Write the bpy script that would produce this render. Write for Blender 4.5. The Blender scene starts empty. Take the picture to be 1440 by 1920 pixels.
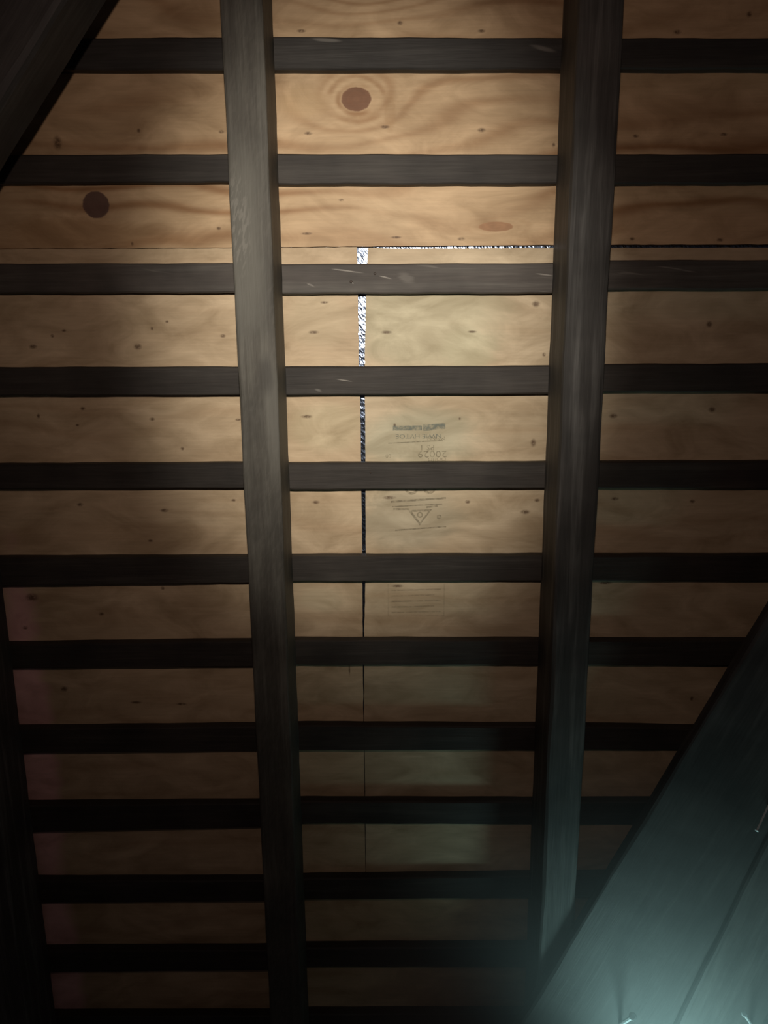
import bpy, bmesh, math, random
from mathutils import Matrix, Vector
random.seed(7)

# ------------------------------------------------------------------ frame of the roof slope
# All timber is laid out in roof coordinates (metres): u along the battens, v up the slope,
# n square to the slope into the attic (0 = underside of the plywood).
PITCH = math.radians(35.0)
U = Vector((1, 0, 0)); V = Vector((0, -math.cos(PITCH), math.sin(PITCH))); N = U.cross(V)
CAM_N = 1.3177
CAM_W = Vector((0, 0, 1.55))
ORG = CAM_W - N * CAM_N
ROOF = Matrix.Translation(ORG) @ Matrix((U, V, N)).transposed().to_4x4()

scene = bpy.context.scene
col = scene.collection

# ------------------------------------------------------------------ camera
cd = bpy.data.cameras.new('camera')
cd.sensor_fit = 'VERTICAL'; cd.sensor_height = 24.0; cd.lens = 24.0 * 1442.0 / 1920.0
cd.clip_start = 0.01
cam = bpy.data.objects.new('camera', cd); col.objects.link(cam)
RC = Matrix(((0.999965, 0.007696, 0.003194), (-0.008212, 0.975173, 0.221294), (-0.001411, -0.221313, 0.975202)))
cam.matrix_world = ROOF @ Matrix.Translation((0, 0, CAM_N)) @ RC.to_4x4()
scene.camera = cam

# ------------------------------------------------------------------ world, lights, exposure
w = bpy.data.worlds.new('dark_attic'); scene.world = w; w.use_nodes = True
w.node_tree.nodes['Background'].inputs[0].default_value = (0.0095, 0.0082, 0.0084, 1)
w.node_tree.nodes['Background'].inputs[1].default_value = 1.0
vs = scene.view_settings
vs.view_transform = 'Standard'; vs.look = 'None'; vs.exposure = 0.0; vs.gamma = 1.0; vs.use_curve_mapping = False

def aim(o, at_from, at_to, spin=0.0):
    a = Vector(at_from); d = (Vector(at_to) - a).normalized()
    z = -d; y = Vector((0, 1, 0)); x = y.cross(z).normalized(); y = z.cross(x)
    m = Matrix((x, y, z)).transposed().to_4x4()
    o.matrix_world = ROOF @ Matrix.Translation(a) @ m @ Matrix.Rotation(spin, 4, 'Z')

def spot(name, frm, to, power, color, angle, blend, radius, scale=(1, 1, 1)):
    l = bpy.data.lights.new(name, 'SPOT'); l.energy = power; l.color = color
    l.spot_size = math.radians(angle); l.spot_blend = blend; l.shadow_soft_size = radius
    o = bpy.data.objects.new(name, l); col.objects.link(o)
    aim(o, frm, to)
    o.matrix_world = o.matrix_world @ Matrix.Diagonal((*scale, 1))
    return o

TORCH = (0.0, 0.255, 1.32)
spot('torch_corona', TORCH, (-0.10, 0.05, 0), 6.0, (1.0, 0.84, 0.72), 66, 1.0, 0.012, (0.85, 1.0, 1.0))
spot('torch_beam', TORCH, (-0.025, 0.025, 0), 52, (1.0, 0.95, 0.85), 49, 0.88, 0.012, (0.75, 1.0, 1.0))
spot('torch_spill', TORCH, (0.02, 0.10, 0), 5.8, (1.0, 0.71, 0.59), 118, 1.0, 0.02)
# unseen teal spot added under the bottom edge to make the lower-right glow
GLOW_POS = (0.47, -1.36, 0.34)
spot('added_teal_lamp', GLOW_POS, (0.57, -0.97, 0.16), 11.0, (0.50, 0.95, 0.93), 138, 1.0, 0.06)

# ------------------------------------------------------------------ node helpers
class G:
    def __init__(self, name):
        self.m = bpy.data.materials.new(name); self.m.use_nodes = True
        self.t = self.m.node_tree; self.t.nodes.clear()
        self.out = self.t.nodes.new('ShaderNodeOutputMaterial')
    def n(self, k, **p):
        x = self.t.nodes.new(k)
        for a, b in p.items(): setattr(x, a, b)
        return x
    def put(self, s, v):
        if hasattr(v, 'is_output') or isinstance(v, bpy.types.NodeSocket): self.t.links.new(v, s)
        else: s.default_value = v
    def math(self, op, a, b=None, c=None):
        x = self.n('ShaderNodeMath', operation=op); self.put(x.inputs[0], a)
        if b is not None: self.put(x.inputs[1], b)
        if c is not None: self.put(x.inputs[2], c)
        return x.outputs[0]
    def vec(self, op, a, b=None):
        x = self.n('ShaderNodeVectorMath', operation=op); self.put(x.inputs[0], a)
        if b is not None: self.put(x.inputs[1], b)
        return x.outputs[1] if op in ('LENGTH', 'DISTANCE', 'DOT_PRODUCT') else x.outputs[0]
    def scaled(self, v, s): return self.vec('MULTIPLY', v, s)
    def noise(self, v, scale=1.0, detail=2.0, rough=0.5, dist=0.0):
        x = self.n('ShaderNodeTexNoise'); self.put(x.inputs['Vector'], v)
        x.inputs['Scale'].default_value = scale; x.inputs['Detail'].default_value = detail
        x.inputs['Roughness'].default_value = rough; x.inputs['Distortion'].default_value = dist
        return x.outputs[0]
    def ramp(self, f, a, b, c=0.0, d=1.0, smooth=True):
        x = self.n('ShaderNodeMapRange', interpolation_type='SMOOTHSTEP' if smooth else 'LINEAR')
        self.put(x.inputs[0], f)
        for i, q in enumerate((a, b, c, d)): self.put(x.inputs[1 + i], q)
        return x.outputs[0]
    def mix(self, f, a, b, mode='MIX'):
        x = self.n('ShaderNodeMix', data_type='RGBA', blend_type=mode)
        self.put(x.inputs[0], f)
        self.put(x.inputs[6], a if not isinstance(a, tuple) else (*a, 1)); self.put(x.inputs[7], b if not isinstance(b, tuple) else (*b, 1))
        return x.outputs[2]
    def sep(self, v):
        x = self.n('ShaderNodeSeparateXYZ'); self.put(x.inputs[0], v); return x.outputs
    def comb(self, a, b, c=0.0):
        x = self.n('ShaderNodeCombineXYZ')
        for i, q in enumerate((a, b, c)): self.put(x.inputs[i], q)
        return x.outputs[0]
    def bump(self, h, strength, dist):
        x = self.n('ShaderNodeBump'); x.inputs['Strength'].default_value = strength; x.inputs['Distance'].default_value = dist
        self.put(x.inputs['Height'], h); return x.outputs[0]
    def bsdf(self, color, rough, spec=0.3, normal=None, metal=0.0, alpha=None):
        b = self.n('ShaderNodeBsdfPrincipled')
        self.put(b.inputs['Base Color'], color if not isinstance(color, tuple) else (*color, 1))
        self.put(b.inputs['Roughness'], rough); self.put(b.inputs['Specular IOR Level'], spec); b.inputs['Metallic'].default_value = metal
        if normal is not None: self.put(b.inputs['Normal'], normal)
        if alpha is not None: self.put(b.inputs['Alpha'], alpha)
        self.t.links.new(b.outputs[0], self.out.inputs[0]); return self.m
    def ellipse(self, p, u, v, ru, rv):            # 0 at the middle, 1 on the rim
        return self.vec('LENGTH', self.scaled(self.vec('SUBTRACT', p, (u, v, 0)), (1 / ru, 1 / rv, 0)))
    def uv(self):
        return self.n('ShaderNodeUVMap', uv_map='plan').outputs[0]

def plywood(name, base, dark, seed, streak, marks, knots=(), patches=(), swirls=()):
    """pine veneer: growth bands bent round knots, blotches, fine grain, pitch pockets"""
    g = G(name); p = g.uv(); off = g.vec('ADD', p, (seed, seed * 1.7, 0))
    x, y, _ = g.sep(p)
    slow = g.noise(g.scaled(off, (1.5, 4.0, 1)), 1.0, 2, .5)
    wav = g.noise(g.scaled(off, (4.0, 14.0, 1)), 1.0, 2, .5)
    f = g.math('ADD', g.math('MULTIPLY', y, 20.0), g.math('ADD', g.math('MULTIPLY', slow, 5.5), g.math('MULTIPLY', wav, 1.1)))
    for (u, v, ru, rv, amp) in swirls:
        r = g.ellipse(p, u, v, ru, rv)
        f = g.math('ADD', f, g.math('MULTIPLY', g.math('EXPONENT', g.math('MULTIPLY', g.math('MULTIPLY', r, r), -1.0)), amp))
    s = g.math('ADD', g.math('MULTIPLY', g.math('SINE', g.math('MULTIPLY', f, 6.283)), .5), .5)
    band = g.math('POWER', s, 2.6)
    patchy = g.ramp(g.noise(g.scaled(off, (2.2, 5.0, 1)), 1.0, 1, .5), .36, .64, .15, 1.0)
    c = g.mix(g.math('MULTIPLY', g.math('MULTIPLY', band, patchy), streak), base, dark)
    blot = g.noise(g.scaled(off, (9, 19, 1)), 1.0, 5, .58, 1.1)
    fine = g.noise(g.scaled(off, (14, 260, 1)), 1.0, 3, .6, .3)
    k = g.ramp(fine, .3, .7,   .935, 1.045, False); c = g.mix(1.0, c, g.comb_col(k, k, k), 'MULTIPLY')
    for (u, v, ru, rv, colr, amt) in patches:
        e = g.math('ADD', g.ellipse(p, u, v, ru, rv), g.math('MULTIPLY', g.math('SUBTRACT', blot, .5), .9))
        c = g.mix(g.ramp(e, .55, 1.1, amt, 0.0), c, colr)
    c = g.mix(1.0, c, g.comb_col(g.ramp(blot, .25, .75, .70, 1.24, False), g.ramp(blot, .25, .75, .67, 1.27, False), g.ramp(blot, .25, .75, .62, 1.30, False)), 'MULTIPLY')
    for (u, v, ru, rv, kc, rim) in knots:
        e = g.math('ADD', g.ellipse(p, u, v, ru, rv), g.math('MULTIPLY', g.math('SUBTRACT', g.noise(off, 120, 2), .5), .16))
        hs = g.math('ADD', g.math('MULTIPLY', g.math('SINE', g.math('ADD', g.math('MULTIPLY', e, 8.5), g.math('MULTIPLY', wav, 9.0))), .5), .5)
        lop = g.ramp(g.noise(off, 26, 1), .38, .62, .15, 1.0)
        halo = g.math('MULTIPLY', g.math('MULTIPLY', g.ramp(e, 1.0, 3.4, rim, 0.0), hs), lop); c = g.mix(halo, c, dark)
        rings = g.math('ADD', g.math('ADD', g.math('MULTIPLY', g.math('SINE', g.math('MULTIPLY', e, 15.0)), .035), .78), g.math('MULTIPLY', g.noise(off, 70, 3), .4))
        c = g.mix(g.ramp(e, .93, 1.06, .93, 0.0), c, g.mix(1.0, kc, g.comb_col(rings, rings, rings), 'MULTIPLY'))
    acc = None
    for (u, v, ru, rv) in marks:
        e = g.ramp(g.ellipse(p, u, v, ru, rv), .25, 1.15, .82, 0.0)
        acc = e if acc is None else g.math('MAXIMUM', acc, e)
    if acc is not None:
        acc = g.math('MULTIPLY', acc, g.ramp(g.noise(off, 260, 2), .30, .55, .45, 1.0))
        c = g.mix(acc, c, (.10, .052, .026))
    h = g.math('ADD', g.math('MULTIPLY', fine, .5), g.math('MULTIPLY', blot, .4))
    return g.bsdf(c, .55, .25, g.bump(h, .25, .0015))

def _cc(self, a, b, c):
    x = self.n('ShaderNodeCombineColor')
    for i, q in enumerate((a, b, c)): self.put(x.inputs[i], q)
    return x.outputs[0]
G.comb_col = _cc

def dark_timber(name, base, pale, seed, along, pale_amt, scratch=0.0, extra=(), where=None, scores=()):
    """dark-stained weathered softwood; along = axis of the grain in object space (0 or 1)"""
    g = G(name); p = g.n('ShaderNodeTexCoord').outputs['Object']
    info = g.n('ShaderNodeObjectInfo').outputs['Random']
    p = g.vec('ADD', p, g.comb(g.math('MULTIPLY', info, 7.0), g.math('MULTIPLY', info, 13.0), seed))
    L, A = 3.0, 60.0
    sc = (L, A, A) if along == 0 else (A, L, A)
    grain = g.noise(g.scaled(p, sc), 1.0, 4, .6, .35)
    cloud = g.noise(p, 9.0, 3, .55)
    hair = g.noise(g.scaled(p, tuple(q * 5 for q in sc)), 1.0, 2, .6)
    c = g.mix(g.math('MULTIPLY', g.ramp(grain, .45, .75), pale_amt), base, pale)
    k = g.ramp(cloud, .3, .7, .70, 1.25, False); c = g.mix(1.0, c, g.comb_col(k, k, g.math('MULTIPLY', k, .98)), 'MULTIPLY')
    k = g.ramp(hair, .3, .7, .86, 1.12, False); c = g.mix(1.0, c, g.comb_col(k, k, k), 'MULTIPLY')
    if scratch > 0:
        d = g.n('ShaderNodeVectorRotate', rotation_type='Z_AXIS'); g.put(d.inputs['Vector'], p); d.inputs['Angle'].default_value = .30 if along == 1 else .13
        ss = (230, 55, 60) if along == 1 else (9, 150, 60)
        sn = g.noise(g.scaled(d.outputs[0], ss), 1.0, 2, .55)
        m = g.math('MULTIPLY', g.ramp(sn, .64, .74), g.ramp(g.noise(p, 6.5, 1), .48, .66))
        if where:
            q = g.n('ShaderNodeTexCoord').outputs['Object']
            e = g.vec('LENGTH', g.scaled(g.vec('SUBTRACT', q, (where[0], where[1], 0)), (1 / where[2], 1 / where[3], 0)))
            m = g.math('MULTIPLY', g.ramp(sn, .47, .62), g.ramp(e, .4, 1.1, 1.0, 0.04))
        c = g.mix(g.math('MULTIPLY', m, scratch), c, (.34, .31, .27))
    for (x0, y0, x1, y1, wd, amt) in scores:
        q = g.n('ShaderNodeTexCoord').outputs['Object']
        r_ = g.n('ShaderNodeVectorRotate', rotation_type='Z_AXIS'); g.put(r_.inputs['Vector'], q)
        r_.inputs['Center'].default_value = ((x0 + x1) / 2, (y0 + y1) / 2, 0); r_.inputs['Angle'].default_value = -math.atan2(y1 - y0, x1 - x0)
        e = g.vec('LENGTH', g.scaled(g.vec('SUBTRACT', r_.outputs[0], ((x0 + x1) / 2, (y0 + y1) / 2, 0)), (2 / math.hypot(x1 - x0, y1 - y0), 1 / wd, 0)))
        e = g.math('ADD', e, g.math('MULTIPLY', g.math('SUBTRACT', hair, .5), 1.0))
        c = g.mix(g.ramp(e, .4, 1.1, amt, 0.0), c, (.36, .33, .29))
    for (u, v, ru, rv, colr, amt) in extra:
        q = g.n('ShaderNodeTexCoord').outputs['Object']
        e = g.vec('LENGTH', g.scaled(g.vec('SUBTRACT', q, (u, v, 0)), (1 / ru, 1 / rv, 0)))
        e = g.math('ADD', e, g.math('MULTIPLY', g.math('SUBTRACT', cloud, .5), 1.2))
        c = g.mix(g.ramp(e, .4, 1.2, amt, 0.0), c, colr)
    h = g.math('ADD', grain, g.math('MULTIPLY', hair, .5))
    return g.bsdf(c, .62, .28, g.bump(h, .35, .002))

# ------------------------------------------------------------------ mesh helpers
def link(name, me, mat, parent=None, origin=None):
    o = bpy.data.objects.new(name, me); col.objects.link(o)
    if mat: me.materials.append(mat)
    if parent is None:
        o.matrix_world = ROOF @ Matrix.Translation(origin or (0, 0, 0))
    else:
        o.parent = parent; o.location = Vector(origin or (0, 0, 0))
    return o

def tag(o, label=None, cat=None, group=None, kind=None):
    for k, q in (('label', label), ('category', cat), ('group', group), ('kind', kind)):
        if q: o[k] = q
    return o

def from_rings(name, rings, bevel_smooth=False):
    """closed loft: list of rings of equal length"""
    vs_, fs = [], []
    m = len(rings[0])
    for r in rings: vs_ += [tuple(q) for q in r]
    for i in range(len(rings) - 1):
        for j in range(m):
            a, b = i * m + j, i * m + (j + 1) % m
            fs.append((a, b, b + m, a + m))
    fs.append(tuple(range(m))[::-1]); fs.append(tuple(range((len(rings) - 1) * m, len(rings) * m)))
    me = bpy.data.meshes.new(name); me.from_pydata(vs_, [], fs)
    bm = bmesh.new(); bm.from_mesh(me); bmesh.ops.recalc_face_normals(bm, faces=bm.faces); bm.to_mesh(me); bm.free()
    return me

def lerp_tab(tab, x):
    if x <= tab[0][0]: return tab[0][1]
    for (a, b), (c, d) in zip(tab, tab[1:]):
        if x <= c: return b + (d - b) * (x - a) / (c - a)
    return tab[-1][1]

class Wob:
    """slow saw wobble along a timber"""
    def __init__(self, amp, lens=(.21, .083, .034)):
        self.t = [(amp / (i + 1), 2 * math.pi / L, random.uniform(0, 6.28)) for i, L in enumerate(lens)]
    def __call__(self, s): return sum(a * math.sin(k * s + f) for a, k, f in self.t)

def timber(name, length, half_w, n0, n1, ch, amp, step=.02, centre=None):
    """bar along local y; x = +-half_w, z from n0 to n1, chamfered inner edges, wobbling arrises"""
    wa, wb, wz = Wob(amp), Wob(amp), Wob(amp * .6)
    rings = []; k = max(2, int(length / step))
    for i in range(k + 1):
        s = -length / 2 + length * i / k
        a, b = -half_w + wa(s), half_w + wb(s); z = n1 + wz(s)
        c1 = ch * (1 + .25 * math.sin(s * 17 + half_w * 900)); c2 = ch * (1 + .25 * math.sin(s * 13 + 2))
        rings.append([(a, s, n0), (a, s, z - c1), (a + c1 * .3, s, z - c1 * .3), (a + c1, s, z), (b - c2, s, z), (b - c2 * .3, s, z - c2 * .3), (b, s, z - c2), (b, s, n0)])
    return from_rings(name, rings)

# ------------------------------------------------------------------ materials
m_foil = None
def foil():
    g = G('foil_underlay'); p = g.uv()
    d = g.n('ShaderNodeVectorRotate', rotation_type='Z_AXIS'); g.put(d.inputs['Vector'], p); d.inputs['Angle'].default_value = -.6
    q = g.scaled(d.outputs[0], (260, 110, 1))
    v = g.n('ShaderNodeTexVoronoi', feature='F1'); g.put(v.inputs['Vector'], q); v.inputs['Scale'].default_value = 1.0
    h = g.math('ADD', v.outputs[0], g.noise(q, .5, 3, .6, .5))
    return g.bsdf((.27, .33, .45), .19, .5, g.bump(h, .38, .0016), metal=1.0)

MU = [(-0.1253, 0.461, 0.0082, 0.003), (0.0266, 0.4707, 0.0049, 0.0037), (-0.119, 0.3156, 0.0076, 0.0031), (0.0025, 0.3239, 0.0084, 0.0031), (0.1548, 0.3179, 0.0076, 0.0039), (0.2694, 0.2952, 0.0033, 0.0039), (-0.2563, 0.3191, 0.0051, 0.0031), (-0.3868, 0.3218, 0.0034, 0.0039), (-0.5168, 0.305, 0.0076, 0.0125), (0.3986, 0.3073, 0.0059, 0.0031), (0.5374, 0.3085, 0.0076, 0.0031), (0.5614, 0.4778, 0.0049, 0.0051), (-0.2685, 0.1749, 0.0043, 0.0033), (-0.4106, 0.1523, 0.0026, 0.0041), (-0.1261, 0.1655, 0.0104, 0.0025), (0.0194, 0.1585, 0.0104, 0.0025), (0.1251, 0.1552, 0.007, 0.0033), (0.4025, 0.1529, 0.0052, 0.0033), (0.5455, 0.15, 0.0061, 0.0033), (0.152, 0.4586, 0.0066, 0.0029), (-0.0687, 0.2163, 0.0051, 0.0024), (0.4531, 0.4545, 0.0074, 0.0037)]
ML = [(-0.1193, 0.0094, 0.0098, 0.0035), (-0.1002, 0.0574, 0.0079, 0.0026), (-0.2709, 0.0046, 0.0053, 0.0035), (-0.3629, 0.0287, 0.0036, 0.0026), (-0.3886, 0.0177, 0.0027, 0.0035), (-0.5357, 0.0155, 0.0044, 0.0026), (-0.5562, 0.007, 0.0036, 0.0034), (-0.4149, -0.0116, 0.008, 0.0061), (-0.5902, -0.0102, 0.008, 0.0044), (-0.1351, -0.1307, 0.0109, 0.0037), (-0.3999, -0.1331, 0.0055, 0.0037), (-0.3512, -0.184, 0.0037, 0.0037), (-0.2521, -0.1352, 0.0064, 0.0027), (-0.5937, -0.1261, 0.0036, 0.0046), (-0.5168, -0.114, 0.0054, 0.0036), (-0.5286, -0.1421, 0.0036, 0.0028), (-0.1238, -0.2808, 0.0084, 0.0038), (-0.3903, -0.2931, 0.0084, 0.0039), (-0.2675, -0.2759, 0.0046, 0.0029), (-0.4188, -0.3481, 0.0056, 0.0029), (-0.5374, -0.2814, 0.0065, 0.0039), (-0.5181, -0.4843, 0.0058, 0.0041), (-0.4034, -0.4365, 0.0038, 0.004), (-0.6594, -0.5099, 0.0058, 0.0041), (-0.6006, -0.6311, 0.0079, 0.0064), (-0.4692, -0.659, 0.012, 0.0033), (-0.3849, -0.6628, 0.0109, 0.0032), (-0.0706, -0.5968, 0.0019, 0.0126), (-0.0744, -0.0584, 0.0054, 0.0026), (-0.5313, -0.4174, 0.0048, 0.003), (-0.6404, -0.4518, 0.0134, 0.0091)]
MR = [(0.0027, 0.0084, 0.0106, 0.0035), (0.145, 0.0081, 0.0089, 0.0026), (0.2665, -0.0303, 0.0035, 0.0043), (0.0152, -0.1465, 0.0027, 0.0037), (0.1265, -0.1364, 0.0027, 0.0027), (0.0052, -0.2732, 0.0131, 0.0038), (0.1425, -0.282, 0.0056, 0.0039), (0.0185, -0.4357, 0.0125, 0.003), (0.5396, 0.017, 0.0062, 0.006), (0.3887, -0.134, 0.0082, 0.0046), (0.5562, -0.1245, 0.0072, 0.0055), (0.3998, -0.2783, 0.0084, 0.0038), (0.5354, -0.2841, 0.0056, 0.0038), (0.3916, -0.4326, 0.0134, 0.004), (0.5646, -0.6592, 0.0039, 0.0054), (0.2501, 0.052, 0.008, 0.0059), (0.2638, -0.2801, 0.0056, 0.0039), (0.2439, -0.301, 0.0094, 0.0048), (0.2537, -0.1787, 0.0055, 0.0083)]

ply_up = plywood('plywood_knotty', (.61, .425, .25), (.34, .18, .08), 3.1, .88, MU,
    knots=[(-.0423, .3643, .0235, .0175, (.20, .09, .048), .85), (-.4643, .2123, .0215, .0205, (.125, .070, .058), .1), (.181, .1736, .028, .0075, (.36, .19, .095), .2)],
    patches=[(.010, .345, .010, .032, (.46, .28, .14), .35), (-.03, .340, .030, .010, (.50, .31, .16), .3), (-.13, .36, .05, .03, (.56, .38, .20), .4), (-.50, .17, .13, .028, (.38, .22, .10), .55), (.0, .19, .06, .03, (.66, .48, .29), .4)],
    swirls=[(-.042, .364, .075, .045, 2.3), (-.022, .52, .09, .04, 2.2), (.55, .20, .30, .05, -1.2)])
ply_left = plywood('plywood_blotchy', (.61, .46, .295), (.40, .255, .14), 8.4, .36, ML,
    patches=[(-.10, -.15, .07, .05, (.66, .56, .36), .5), (-.11, .03, .06, .05, (.68, .56, .37), .4), (-.45, .0, .04, .03, (.66, .5, .33), .3), (-.42, -.125, .03, .02, (.68, .52, .35), .35), (-.12, -.46, .05, .03, (.66, .55, .36), .4), (-.668, -.75, .045, .42, (.90, .54, .52), .9)])  # last patch paints a pinkish glow beside the far-left rafter
ply_right = plywood('plywood_pale', (.60, .47, .31), (.42, .28, .155), 15.2, .34, MR,
    patches=[(.07, .02, .15, .09, (.60, .55, .37), .62), (.05, -.17, .13, .055, (.50, .48, .34), .6), (.04, -.31, .10, .07, (.44, .40, .29), .5), (.14, -.02, .05, .04, (.66, .60, .40), .5)])
ply_low = plywood('plywood_plain', (.57, .42, .26), (.36, .22, .12), 22.6, .35, [], patches=[(-.668, -1.25, .045, .30, (.90, .54, .52), .9)])  # patch carries the same pink light down this sheet as colour
m_raft_l = dark_timber('stained_rafter_scuffed', (.075, .068, .057), (.14, .132, .113), 1.0, 1, .7, 1.0,
    extra=[(-.012, .55, .034, .17, (.145, .137, .115), .8), (.022, .30, .014, .13, (.14, .132, .112), .7), (.012, .36, .016, .035, (.055, .05, .043), .7)], where=(-.017, .575, .019, .085))
m_raft = dark_timber('stained_rafter', (.062, .058, .054), (.155, .150, .143), 2.0, 1, .9, 0)
m_batt = dark_timber('stained_batten', (.044, .037, .032), (.072, .064, .056), 3.0, 0, .6, .0)
m_batt_t = dark_timber('stained_batten_top', (.040, .036, .033), (.072, .066, .060), 3.5, 0, .6, .0, scores=[(-.112, .022, -.062, .0175, .0035, .35), (.222, .0105, .267, -.0005, .004, .3)])
m_batt_m = dark_timber('stained_batten_scored', (.046, .039, .034), (.074, .066, .058), 3.7, 0, .6, .0, scores=[(-.0845, .0025, -.0545, -.002, .0011, .8), (-.12, -.014, -.105, -.018, .003, .3)])
m_batt_s = dark_timber('stained_batten_scratched', (.080, .068, .060), (.125, .113, .10), 4.0, 0, .7, .35,
    scores=[(-.0905, .0145, -.0345, .0070, .0013, .75), (-.0103, .003, .0135, -.003, .0013, .75), (.244, .0038, .275, .0002, .0014, .6), (-.1275, -.0075, -.1125, -.0145, .0018, .45), (-.0545, -.006, -.0505, -.010, .0009, .95), (.02, .004, .05, -.006, .009, .22)])
m_brace = dark_timber('stained_brace', (.055, .050, .048), (.10, .093, .088), 5.0, 1, .6, 0)
m_strut = dark_timber('weathered_strut', (.085, .078, .074), (.16, .15, .14), 6.0, 1, .6, 0)
g = G('bright_steel'); m_steel = g.bsdf((.88, .90, .90), .45, .6, metal=.1)
g = G('rusted_steel'); m_rust = g.bsdf(g.mix(g.noise(g.n('ShaderNodeTexCoord').outputs['Object'], 400, 2), (.02, .016, .013), (.07, .045, .03)), .6, .4)
def ink(name, colr, amt):
    g = G(name); p = g.n('ShaderNodeTexCoord').outputs['Object']
    a = g.ramp(g.noise(p, 160, 3, .6), .32, .62, amt * .25, amt)
    return g.bsdf(colr, .7, .1, alpha=a)
m_ink_b = ink('stamp_ink_blue', (.17, .22, .21), .5)
m_ink_k = ink('stamp_ink_black', (.15, .13, .085), .36)
m_ink_f = ink('stamp_ink_faint', (.15, .13, .085), .2)

# ------------------------------------------------------------------ roof deck
TH = .009
def uv_plan(me, org=(0, 0)):
    l = me.uv_layers.new(name='plan')
    for lp_ in me.loops:
        c = me.vertices[lp_.vertex_index].co; l.data[lp_.index].uv = (c.x + org[0], c.y + org[1])

def slab(name, pts_bottom, pts_top, n0, n1):
    """sheet between two edges given as lists of (u, v), left to right; rough sawn rims"""
    pts = pts_bottom + pts_top[::-1]
    out = []
    for i, a in enumerate(pts):
        b = pts[(i + 1) % len(pts)]; L = math.dist(a, b); k = max(1, int(L / .012))
        for j in range(k):
            t = j / k; r = random.uniform(-.0004, .0004) if j else 0
            out.append((a[0] + (b[0] - a[0]) * t + (r if abs(b[1] - a[1]) > abs(b[0] - a[0]) else 0), a[1] + (b[1] - a[1]) * t + (r if abs(b[1] - a[1]) <= abs(b[0] - a[0]) else 0)))
    return from_rings(name, [[(x, y, n0) for x, y in out], [(x, y, n1) for x, y in out]])

EX = 1.25
me = slab('ceiling', [(-EX, -1.62), (EX, -1.62)], [(-EX, .80), (EX, .80)], -TH - .004, -TH - .0015); uv_plan(me)
ceiling = tag(link('ceiling', me, foil()), 'sloping roof deck of plywood sheets over shiny foil underlay', kind='structure')

def panel(bottom, top, mat, label, off=0.0):
    me = slab('plywood_panel', bottom, top, -TH + off, off); uv_plan(me)
    return tag(link('plywood_panel', me, mat, ceiling), label)

panel([(-EX, .1475), (-.63, .1462), (-.25, .1452), (-.047, .1450), (.273, .1448), (.62, .1428), (EX, .139)], [(-EX, .79), (EX, .79)], ply_up,
      'knotty orange plywood sheet above the horizontal seam')
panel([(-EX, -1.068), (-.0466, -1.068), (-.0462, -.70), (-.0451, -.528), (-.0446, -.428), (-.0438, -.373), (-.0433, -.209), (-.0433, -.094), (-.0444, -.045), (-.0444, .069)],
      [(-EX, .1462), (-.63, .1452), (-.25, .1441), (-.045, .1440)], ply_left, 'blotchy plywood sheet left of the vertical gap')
p_right = panel([(-.0455, -1.068), (EX, -1.068)], [(-.0448, -.70), (-.0422, -.528), (-.0389, -.428), (-.0372, -.373), (-.0358, -.209), (-.0346, -.045), (-.0312, .0687), (-.0267, .1428), (.0, .1422), (.02, .1412), (.273, .1400), (.62, .1378), (EX, .134)], ply_right,
      'pale ink-stamped plywood sheet right of the vertical gap')
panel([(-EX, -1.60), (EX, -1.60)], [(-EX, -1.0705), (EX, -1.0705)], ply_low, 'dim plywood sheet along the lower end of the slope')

# faint grade stamps on the right-hand sheet, upside down as the sheet was laid
def flat(name, polys, mat, parent, z=.0003):
    vs_, fs = [], []
    for poly in polys:
        fs.append(tuple(range(len(vs_), len(vs_) + len(poly)))); vs_ += [(x, y, z) for x, y in poly]
    me = bpy.data.meshes.new(name); me.from_pydata(vs_, [], fs)
    return link(name, me, mat, parent)
def rect(x0, y0, x1, y1, sl=0.0): return [(x0, y0), (x1, y0 + sl), (x1, y1 + sl), (x0, y1)]
def text_polys(s, size, cx, cy, width=None, rot=math.pi):
    c = bpy.data.curves.new('lettering', 'FONT'); c.body = s; c.size = size; c.align_x = 'CENTER'; c.align_y = 'CENTER'; c.resolution_u = 2
    o = bpy.data.objects.new('lettering', c); col.objects.link(o)
    dg = bpy.context.evaluated_depsgraph_get(); me = bpy.data.meshes.new_from_object(o.evaluated_get(dg))
    bpy.data.objects.remove(o); bpy.data.curves.remove(c)
    xs = [q.co.x for q in me.vertices]; k = 1.0 if not width else width / max(1e-6, max(xs) - min(xs))
    ca, sa = math.cos(rot), math.sin(rot)
    P = [(cx + ca * q.co.x * k - sa * q.co.y, cy + sa * q.co.x * k + ca * q.co.y) for q in me.vertices]
    r = [[P[i] for i in f.vertices] for f in me.polygons]; bpy.data.meshes.remove(me); return r
stamp_b = [rect(.080, -.1545, .1021, -.1450, .001), rect(.064, -.1570, .080, -.1460, .0008), rect(.012, -.156, .062, -.1475)] + text_polys('NWIE HVTOE', .011, .056, -.1655, .078)
flat('upper_stamp', stamp_b, m_ink_b, p_right)['label'] = 'faded blue-grey ink band and faint print'
tp = rect(.004, -.1785, .098, -.1768, .004)
polys = [tp] + text_polys('PS 1', .013, .071, -.1855, .022) + text_polys('20029', .017, .080, -.1965, .050) + text_polys('00', .010, .004, -.1995) + text_polys('HHIIH', .012, .088, -.2075, .030) + text_polys('MMNH', .009, .086, -.1695, .030)
flat('number_stamp', polys, m_ink_k, p_right)['label'] = 'faint upside-down number stamp'
tri = [(.0378, -.2960), (.0801, -.2945), (.0585, -.3238)]; tin = [(.0450, -.2990), (.0735, -.2985), (.0588, -.3180)]
polys = [[tri[i], tri[(i + 1) % 3], tin[(i + 1) % 3], tin[i]] for i in range(3)]
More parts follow.
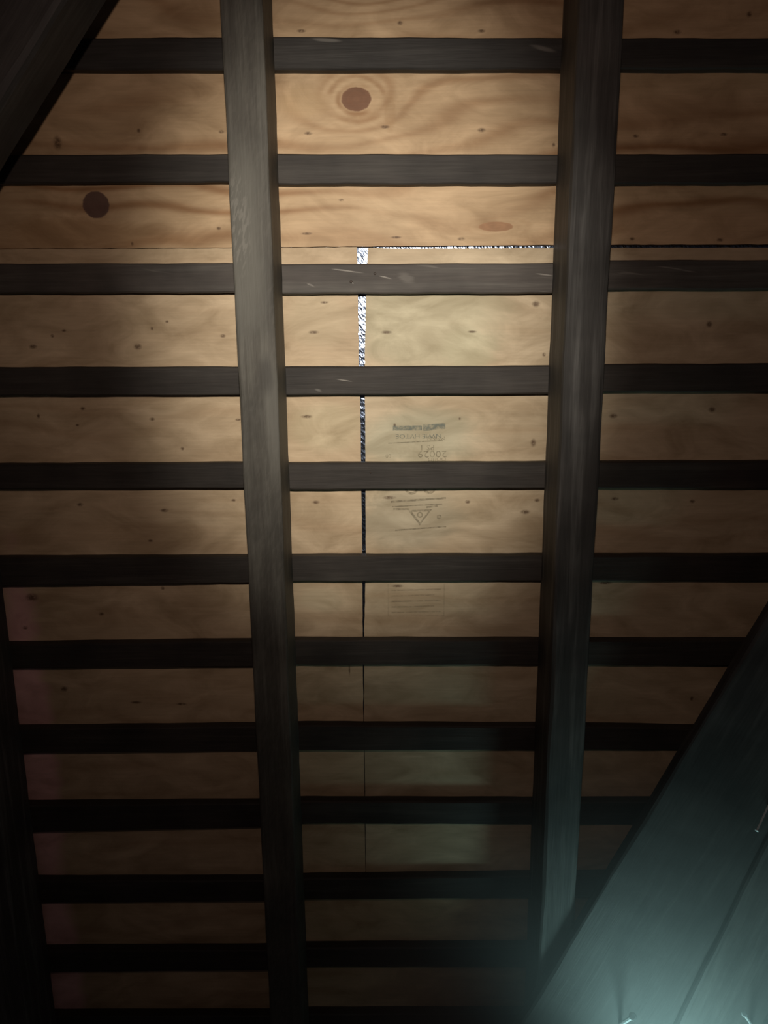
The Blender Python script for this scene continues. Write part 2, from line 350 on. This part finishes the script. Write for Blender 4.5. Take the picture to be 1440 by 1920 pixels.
def ring(cx, cy, r0, r1, a0=0, a1=6.2832, k=16):
    return [[(cx + r1 * math.cos(a0 + (a1 - a0) * i / k), cy + r1 * math.sin(a0 + (a1 - a0) * i / k)), (cx + r1 * math.cos(a0 + (a1 - a0) * (i + 1) / k), cy + r1 * math.sin(a0 + (a1 - a0) * (i + 1) / k)),
             (cx + r0 * math.cos(a0 + (a1 - a0) * (i + 1) / k), cy + r0 * math.sin(a0 + (a1 - a0) * (i + 1) / k)), (cx + r0 * math.cos(a0 + (a1 - a0) * i / k), cy + r0 * math.sin(a0 + (a1 - a0) * i / k))] for i in range(k)]
polys += ring(.0587, -.3045, .003, .0055) + ring(.0925, -.3085, .0012, .0042) + ring(.044, -.256, .008, .0125) + ring(.075, -.256, .007, .0115)
polys += [rect(.008, -.2825, .104, -.2790, .006), rect(.010, -.2905, .098, -.2885, .004), rect(.012, -.2955, .040, -.2925), rect(.070, -.2925, .090, -.2895, .002), rect(.015, -.3335, .105, -.3310, .006)]
flat('triangle_stamp', polys, m_ink_k, p_right)['label'] = 'faint inverted triangle grade mark between ruled lines'
polys = [rect(.0013, -.4932, .1033, -.4920), rect(.0013, -.492, .0022, -.4316), rect(.1022, -.492, .1033, -.4316)] + [rect(.008, -.4450 - .0105 * i, .097 - .012 * (i % 2), -.4425 - .0105 * i, .0015) for i in range(5)]
flat('box_stamp', polys, m_ink_f, p_right)['label'] = 'faint ruled rectangle of stamped lines'

# ------------------------------------------------------------------ roof battens
BT = .019
BAT = [
 ([(-.4355, .448), (-.1681, .4471), (.2688, .4419), (.5842, .4391)], [(-.4891, .3985), (-.162, .3956), (.2709, .3926), (.5892, .3899)]),
 ([(-.6009, .2842), (-.2499, .2827), (-.1623, .282), (.2716, .2775), (.6009, .2755)], [(-.6064, .2381), (-.2524, .2375), (-.1641, .2336), (.2736, .2306), (.6057, .2286)]),
 ([(-.6203, .1215), (-.2502, .1192), (-.1643, .1169), (.2698, .1149), (.364, .119), (.6171, .1169)], [(-.6259, .0743), (-.2484, .072), (-.166, .0697), (.2717, .0669), (.3624, .072), (.6219, .0698)]),
 ([(-.6398, -.0425), (-.2456, -.0448), (-.1659, -.0455), (.2737, -.0473), (.3646, -.0454), (.6338, -.0468)], [(-.6454, -.0898), (-.2462, -.0922), (-.1632, -.0928), (.2738, -.0946), (.3627, -.0918), (.6387, -.0941)]),
 ([(-.6589, -.2034), (-.2445, -.204), (-.1627, -.2055), (.2737, -.2072), (.3644, -.207), (.6503, -.2084)], [(-.6644, -.2497), (-.2422, -.2512), (-.1617, -.2547), (.2709, -.2553), (.3625, -.256), (.6555, -.2593)]),
 ([(-.6783, -.3668), (-.2451, -.3683), (-.1637, -.3679), (.2734, -.3704), (.364, -.3711), (.6672, -.3735)], [(-.6758, -.4247), (-.2439, -.4221), (-.1627, -.4198), (.2725, -.4222), (.362, -.4229), (.6725, -.4253)]),
 ([(-.6782, -.5274), (-.2458, -.5246), (-.1642, -.5231), (.2668, -.5264), (.3626, -.5282), (.6354, -.5303)], [(-.6797, -.5821), (-.2436, -.5812), (-.1642, -.5787), (.3606, -.5827), (.602, -.5856)]),
 ([(-.6874, -.6922), (-.2456, -.6901), (-.1649, -.6886), (.376, -.6948), (.5631, -.7005)], [(-.6793, -.7521), (-.2414, -.7499), (.369, -.7522), (.5376, -.7535)]),
 ([(-.68, -.848), (-.2437, -.8478), (-.1649, -.8438), (.3689, -.8489), (.4996, -.8487)], [(-.6806, -.9189), (-.2435, -.9116), (-.1617, -.903), (.37, -.909)]),
 ([(-.6773, -1.0115), (-.2479, -1.0133), (-.1651, -1.0103), (.2375, -1.0073)], [(-.679, -1.0762), (-.2454, -1.0756), (-.1618, -1.0714), (.2393, -1.0718)]),
 ([(-.6784, -1.1695), (-.2473, -1.17), (-.1647, -1.1656), (.242, -1.166)], [(-.6801, -1.2373), (-.2469, -1.2365), (-.1612, -1.2282), (.2332, -1.231)]),
 ([(-.6783, -1.3234), (-.2452, -1.3251), (-.1586, -1.3217), (.2357, -1.3231)], [(-.679, -1.389), (-.24, -1.389), (.2357, -1.387)]),
]
BL = ['topmost dark roof batten crossing above the large round knot',
 'dark roof batten directly below the large round knot',
 'scratched dark roof batten with two nail holes just under the horizontal plywood seam',
 'dark roof batten above the blue-grey ink band on the plywood',
 'dark roof batten between the number stamp and the triangle stamp',
 'dark roof batten between the triangle stamp and the ruled box stamp',
 'dark roof batten just below the ruled box stamp, where the torchlight ends',
 'dim roof batten, fifth up from the lowest visible one',
 'dim roof batten, fourth up from the lowest visible one',
 'dim roof batten, third from the bottom, in deep shadow',
 'very dark roof batten, second from the bottom of the slope',
 'lowest dark roof batten at the bottom edge of the view']
batten_objs = []
for i, (top, bot) in enumerate(BAT):
    far = CAM_N / (CAM_N - BT)
    top = [(u, v * far if v < 0 else v) for u, v in top]; bot = [(u, v * far if v > 0 else v) for u, v in bot]
    vm = sum(v for _, v in top + bot) / len(top + bot)
    wa, wb = Wob(.0003, (.19, .061, .027)), Wob(.0003, (.17, .055, .031)); rings = []
    k = 126
    for j in range(k + 1):
        u = -EX + .01 + (2 * EX - .02) * j / k
        a = lerp_tab(bot, u) + wb(u) - vm; b = lerp_tab(top, u) + wa(u) - vm; c = .0022
        rings.append([(u, a, 0), (u, a, BT - c), (u, a + c, BT), (u, b - c, BT), (u, b, BT - c), (u, b, 0)])
    me = from_rings('roof_batten', rings)
    o = tag(link('roof_batten', me, {0: m_batt_t, 2: m_batt_s, 3: m_batt_m}.get(i, m_batt), None, (0, vm, 0)), BL[i], 'batten', 'roof battens across the slope')
    batten_objs.append((o, vm))

def disc_nail(parent, u, v, z, r, label):
    rings = [[(u + r * q * math.cos(a * .7854), v + r * q * math.sin(a * .7854), zz) for a in range(8)] for q, zz in ((1, z - .002), (1, z + .0006), (.6, z + .0012))]
    return tag(link('nail_head', from_rings('nail_head', rings), m_rust, parent), label)
b2, vb2 = batten_objs[2]
disc_nail(b2, -.0545, .0885 - vb2, BT, .0024, 'dark rusty nail head')
disc_nail(b2, -.0157, .1010 - vb2, BT, .0022, 'dark rusty nail head')
b4, vb4 = batten_objs[4]
disc_nail(b4, -.027, -.226 - vb4, BT, .0016, 'small nail head')

# ------------------------------------------------------------------ rafters
R0, R1 = BT + .0005, .1227
def rafter(u0, u1, mat, label, ch, v0=-1.60, v1=.78):
    me = timber('rafter', v1 - v0, (u1 - u0) / 2, R0 - .0, R1, ch, .00035)
    return tag(link('rafter', me, mat, None, ((u0 + u1) / 2, (v0 + v1) / 2, 0)), label, 'rafter', 'rafters up the slope')
rafter(-.2255, -.1660, m_raft_l, 'scuffed grey-brown rafter left of the vertical plywood gap', .003)
rafter(.2718, .3365, m_raft, 'dark rafter with wavy grain right of the ink-stamped plywood', .007)
rafter(-.742, -.6810, m_raft, 'nearly black rafter at the far left edge, lower half of the view', .003)
rafter(.775, .838, m_raft, 'rafter at the far lower right, behind the diagonal timbers', .003)

# ------------------------------------------------------------------ diagonal timbers under the rafters
def diagonal(name, a, b, width, n0, n1, side, mat, label, ch, cat='brace'):
    """a, b: two points of one long edge; the timber lies on its right (side=1) or left (-1) seen from a to b"""
    a, b = Vector(a), Vector(b); d = (b - a).normalized(); nrm = Vector((d.y, -d.x)) * side
    L = (b - a).length; c = (a + b) / 2 + nrm * width / 2
    me = timber(name, L, width / 2, 0, n1 - n0, ch, .0004)
    o = tag(link(name, me, mat, None), label, cat)
    o.matrix_world = ROOF @ Matrix.Translation((c.x, c.y, n0)) @ Matrix.Rotation(math.atan2(d.y, d.x) - math.pi / 2, 4, 'Z')
    return o
def along(p, q, v):
    t = (v - p[1]) / (q[1] - p[1]); return (p[0] + (q[0] - p[0]) * t, v)
p, q = (-.538, .2615), (-.382, .4589)
diagonal('diagonal_brace', along(p, q, -.12), along(p, q, .62), .17, R1 + .0005, R1 + .09, -1, m_brace, 'dark diagonal brace crossing the upper left corner', .012)
p, q = (.3806, -.9374), (.6225, -.4236)
diagonal('diagonal_brace', along(p, q, -1.55), along(p, q, .10), .30, R1 + .0005, R1 + .02, 1, m_brace, 'wide dark diagonal board at the lower right, lit teal near its foot', .006)
NB0 = R1 + .0205
diagonal('diagonal_strut', (.50, -1.30), (.66, -.82), .15, NB0, NB0 + .014, 1, m_strut, 'paler weathered strut lying on the wide dark diagonal board', .006, 'strut')

def nail(a, b, r, label):
    a, b = Vector(a), Vector(b)
    root = bpy.data.objects.new('nail', None); col.objects.link(root); root.empty_display_size = .02
    root.matrix_world = ROOF @ Matrix.Translation(a); tag(root, label, 'nail', 'bright nails in the diagonal timbers')
    d = (b - a); L = d.length; rot = d.to_track_quat('Z', 'Y').to_matrix()
    def ring_(rr, z): return [rot @ Vector((rr * math.cos(t * .7854), rr * math.sin(t * .7854), z)) for t in range(8)]
    link('shank', from_rings('shank', [ring_(r, -.015), ring_(r, L * .5), ring_(r, L - .001)]), m_steel, root)
    link('head', from_rings('head', [ring_(r * 1.5, L - .001), ring_(r * 2.0, L), ring_(r * 2.0, L + .0012), ring_(r * 1.2, L + .002)]), m_steel, root)
    return root
nail((.650, -.788, R1 + .021), (.624, -.820, R1 + .042), .0016, 'thin shiny nail sticking out at the right edge, highest of the three')
nail((.424, -1.243, R1 + .018), (.4278, -1.172, R1 + .068), .0036, 'brightest nail, glaring white at the bottom edge left of the strut')
nail((.658, -1.2275, NB0 + .012), (.6215, -1.1637, NB0 + .052), .0026, 'shiny nail at the bottom right corner leaning left')

# ------------------------------------------------------------------ haze ball added round the unseen lamp to spread its teal glow
def glow_haze_mat():
    g = G('added_haze')
    v = g.n('ShaderNodeVolumeScatter'); v.inputs['Color'].default_value = (.9, .97, .97, 1)
    p = g.n('ShaderNodeTexCoord').outputs['Object']
    r = g.vec('LENGTH', p)
    g.put(v.inputs['Density'], g.ramp(r, 0.0, .70, 2.6, 0.0))
    g.t.links.new(v.outputs[0], g.out.inputs[1]); return g.m
bm = bmesh.new(); bmesh.ops.create_icosphere(bm, subdivisions=3, radius=.70)
me = bpy.data.meshes.new('glow_haze'); bm.to_mesh(me); bm.free()
o = tag(link('glow_haze', me, glow_haze_mat(), None, (.47, -1.30, .32)), 'added teal haze glowing in the lower right corner', 'haze', kind='stuff')
